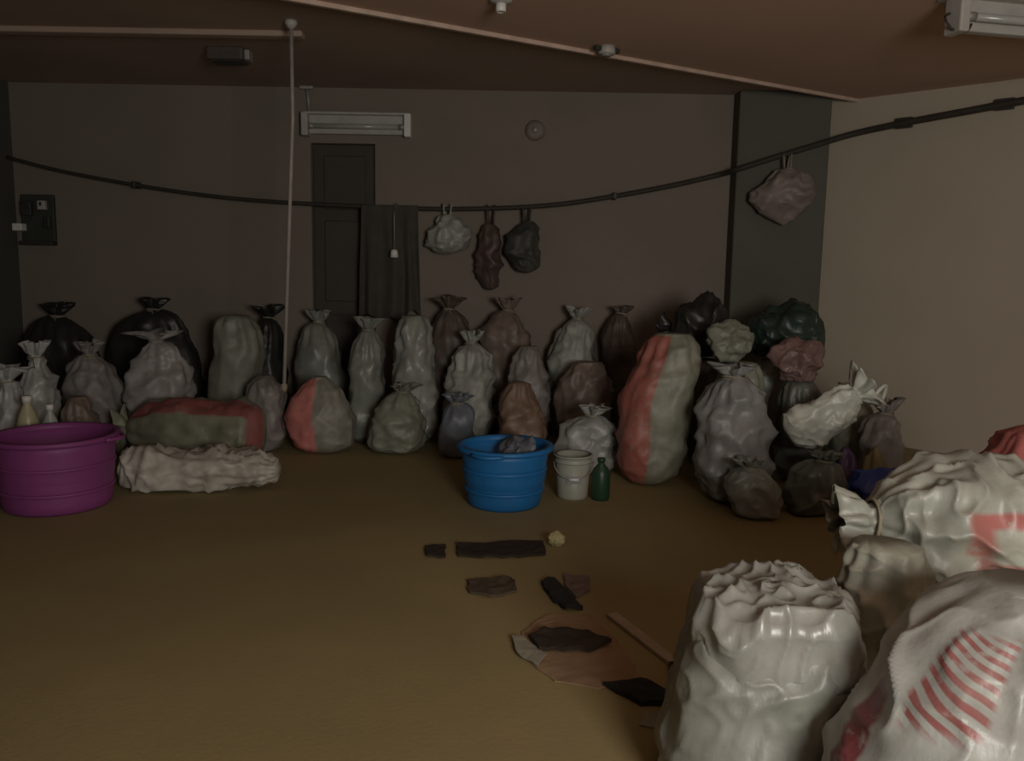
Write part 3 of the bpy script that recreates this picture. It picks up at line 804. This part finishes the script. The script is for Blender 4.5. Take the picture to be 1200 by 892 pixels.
# ---------------------------------------------------------------- scraps on the floor
def scrap_bm(pts, th, seed, amp=.012, res=26):
    """torn flat piece: outline in metres around its centre, with thickness and gentle warp"""
    xs = [p[0] for p in pts]; ys = [p[1] for p in pts]
    def inside(x, y):
        c = False; j = len(pts) - 1
        for i in range(len(pts)):
            if (pts[i][1] > y) != (pts[j][1] > y) and x < (pts[j][0] - pts[i][0]) * (y - pts[i][1]) / (pts[j][1] - pts[i][1]) + pts[i][0]: c = not c
            j = i
        return c
    bm = bmesh.new(); so = Vector((seed, seed * 2.3, 0))
    vs = [bm.verts.new((x, y, 0)) for x, y in pts]
    f = bm.faces.new(vs)
    bmesh.ops.triangulate(bm, faces=[f]); bmesh.ops.subdivide_edges(bm, edges=bm.edges[:], cuts=5, use_grid_fill=True)
    for v in bm.verts:
        n = noise.noise(v.co * 11 + so); v.co.z = .004 + amp * abs(n) * 2
        v.co.x += .012 * noise.noise(v.co * 17 + so); v.co.y += .012 * noise.noise(v.co * 19 - so)
    r = bmesh.ops.extrude_face_region(bm, geom=bm.faces[:])
    for g in r['geom']:
        if isinstance(g, bmesh.types.BMVert): g.co.z += th
    z0 = min(v.co.z for v in bm.verts)
    for v in bm.verts: v.co.z -= z0
    return bm
SCR = 'scraps littering the floor'
def scrap(name, label, cat, px_pts, th, m, seed, amp=.012):
    ws = [floor_at(*p) for p in px_pts]; c = sum(ws, Vector()) / len(ws)
    o = obj(name, scrap_bm([(q.x - c.x, q.y - c.y) for q in ws], th, seed, amp), m, smooth=False); o.location = (c.x, c.y, .001)
    return tag(o, label, cat, SCR)
M['rag'] = mat('dark_brown_cloth', (.035, .022, .014), .9)
M['rag_black'] = mat('black_cloth', (.022, .022, .02), .9)
M['rag_mauve'] = mat('mauve_grey_cloth', (.20, .15, .135), .9)
M['cardboard'] = mat('peach_cardboard', (.34, .225, .13), .85)
M['paper'] = mat('pale_grey_paper', (.32, .30, .24), .85)
M['batten'] = mat('pale_wood', (.46, .38, .28), .7)
scrap('rag', 'long dark rag lying in front of the blue tub', 'rag', [(536, 640), (636, 636), (640, 652), (590, 656), (536, 654)], .012, M['rag'], 1)
scrap('rag', 'tiny dark scrap left of the long dark rag', 'scrap', [(498, 642), (522, 641), (522, 655), (500, 655)], .01, M['rag'], 2)
scrap('rag', 'dull brown rag between the blue tub and the dark brown flat rag', 'rag', [(548, 682), (600, 680), (606, 696), (575, 702), (550, 697)], .012, mat('dull_brown_cloth', (.09, .065, .04), .9), 3)
scrap('rag', 'black folded rag with mauve cloth beside it', 'rag', [(634, 686), (650, 682), (668, 702), (684, 716), (664, 718), (646, 704)], .02, M['rag_black'], 4)
scrap('cloth', 'small mauve grey cloth next to the black folded rag', 'cloth', [(660, 676), (690, 678), (692, 694), (676, 702), (664, 692)], .012, M['rag_mauve'], 5)
scrap('rag', 'dark brown flat rag on the cardboard, largest dark scrap', 'rag', [(618, 752), (640, 744), (690, 746), (718, 760), (690, 768), (630, 767)], .016, M['rag'], 6).location.z = .012
scrap('cardboard', 'peach cardboard sheet under the dark brown flat rag', 'cardboard', [(612, 742), (640, 722), (694, 722), (734, 764), (752, 800), (702, 808), (650, 800), (614, 772)], .005, M['cardboard'], 7, .003)
scrap('paper', 'pale grey paper scrap at left edge of the cardboard', 'paper', [(600, 750), (612, 750), (640, 772), (630, 786), (606, 770)], .004, M['paper'], 8, .006).location.z = .014
scrap('rag', 'dark grey flat rag nearest the front left sack', 'rag', [(706, 806), (750, 802), (794, 818), (790, 832), (752, 828), (720, 812)], .018, M['rag_black'], 9)
scrap('rag', 'small black scrap between the batten and the front left sack', 'scrap', [(782, 783), (800, 784), (804, 796), (790, 799)], .02, M['rag'], 10)
scrap('paper', 'grey paper sheet beside the dark grey flat rag', 'paper', [(756, 838), (796, 838), (792, 856), (750, 852)], .004, M['paper'], 11, .004)
a, b = floor_at(684, 722), floor_at(786, 806)
bm = bmesh.new(); dvv = b - a; add_box(bm, (0, 0, .008), (dvv.length, .05, .016)); o = bevel(obj('wooden_batten', bm, M['batten'], None, False), .003)
o.location = ((a.x + b.x) / 2 + .12, (a.y + b.y) / 2, .001); o.rotation_euler = (0, 0, math.atan2(dvv.y, dvv.x))
tag(o, 'thin pale wooden batten running towards the front left sack', 'batten', SCR)
a = floor_at(652, 640)
o = obj('paper_ball', crumple_bm(.085, .07, .075, 33, sub=4), mat('pale_yellow_paper', (.55, .50, .26), .7)); o.location = (a.x, a.y, 0)
tag(o, 'crumpled pale yellow paper ball on the floor below the white bucket', 'paper', SCR)
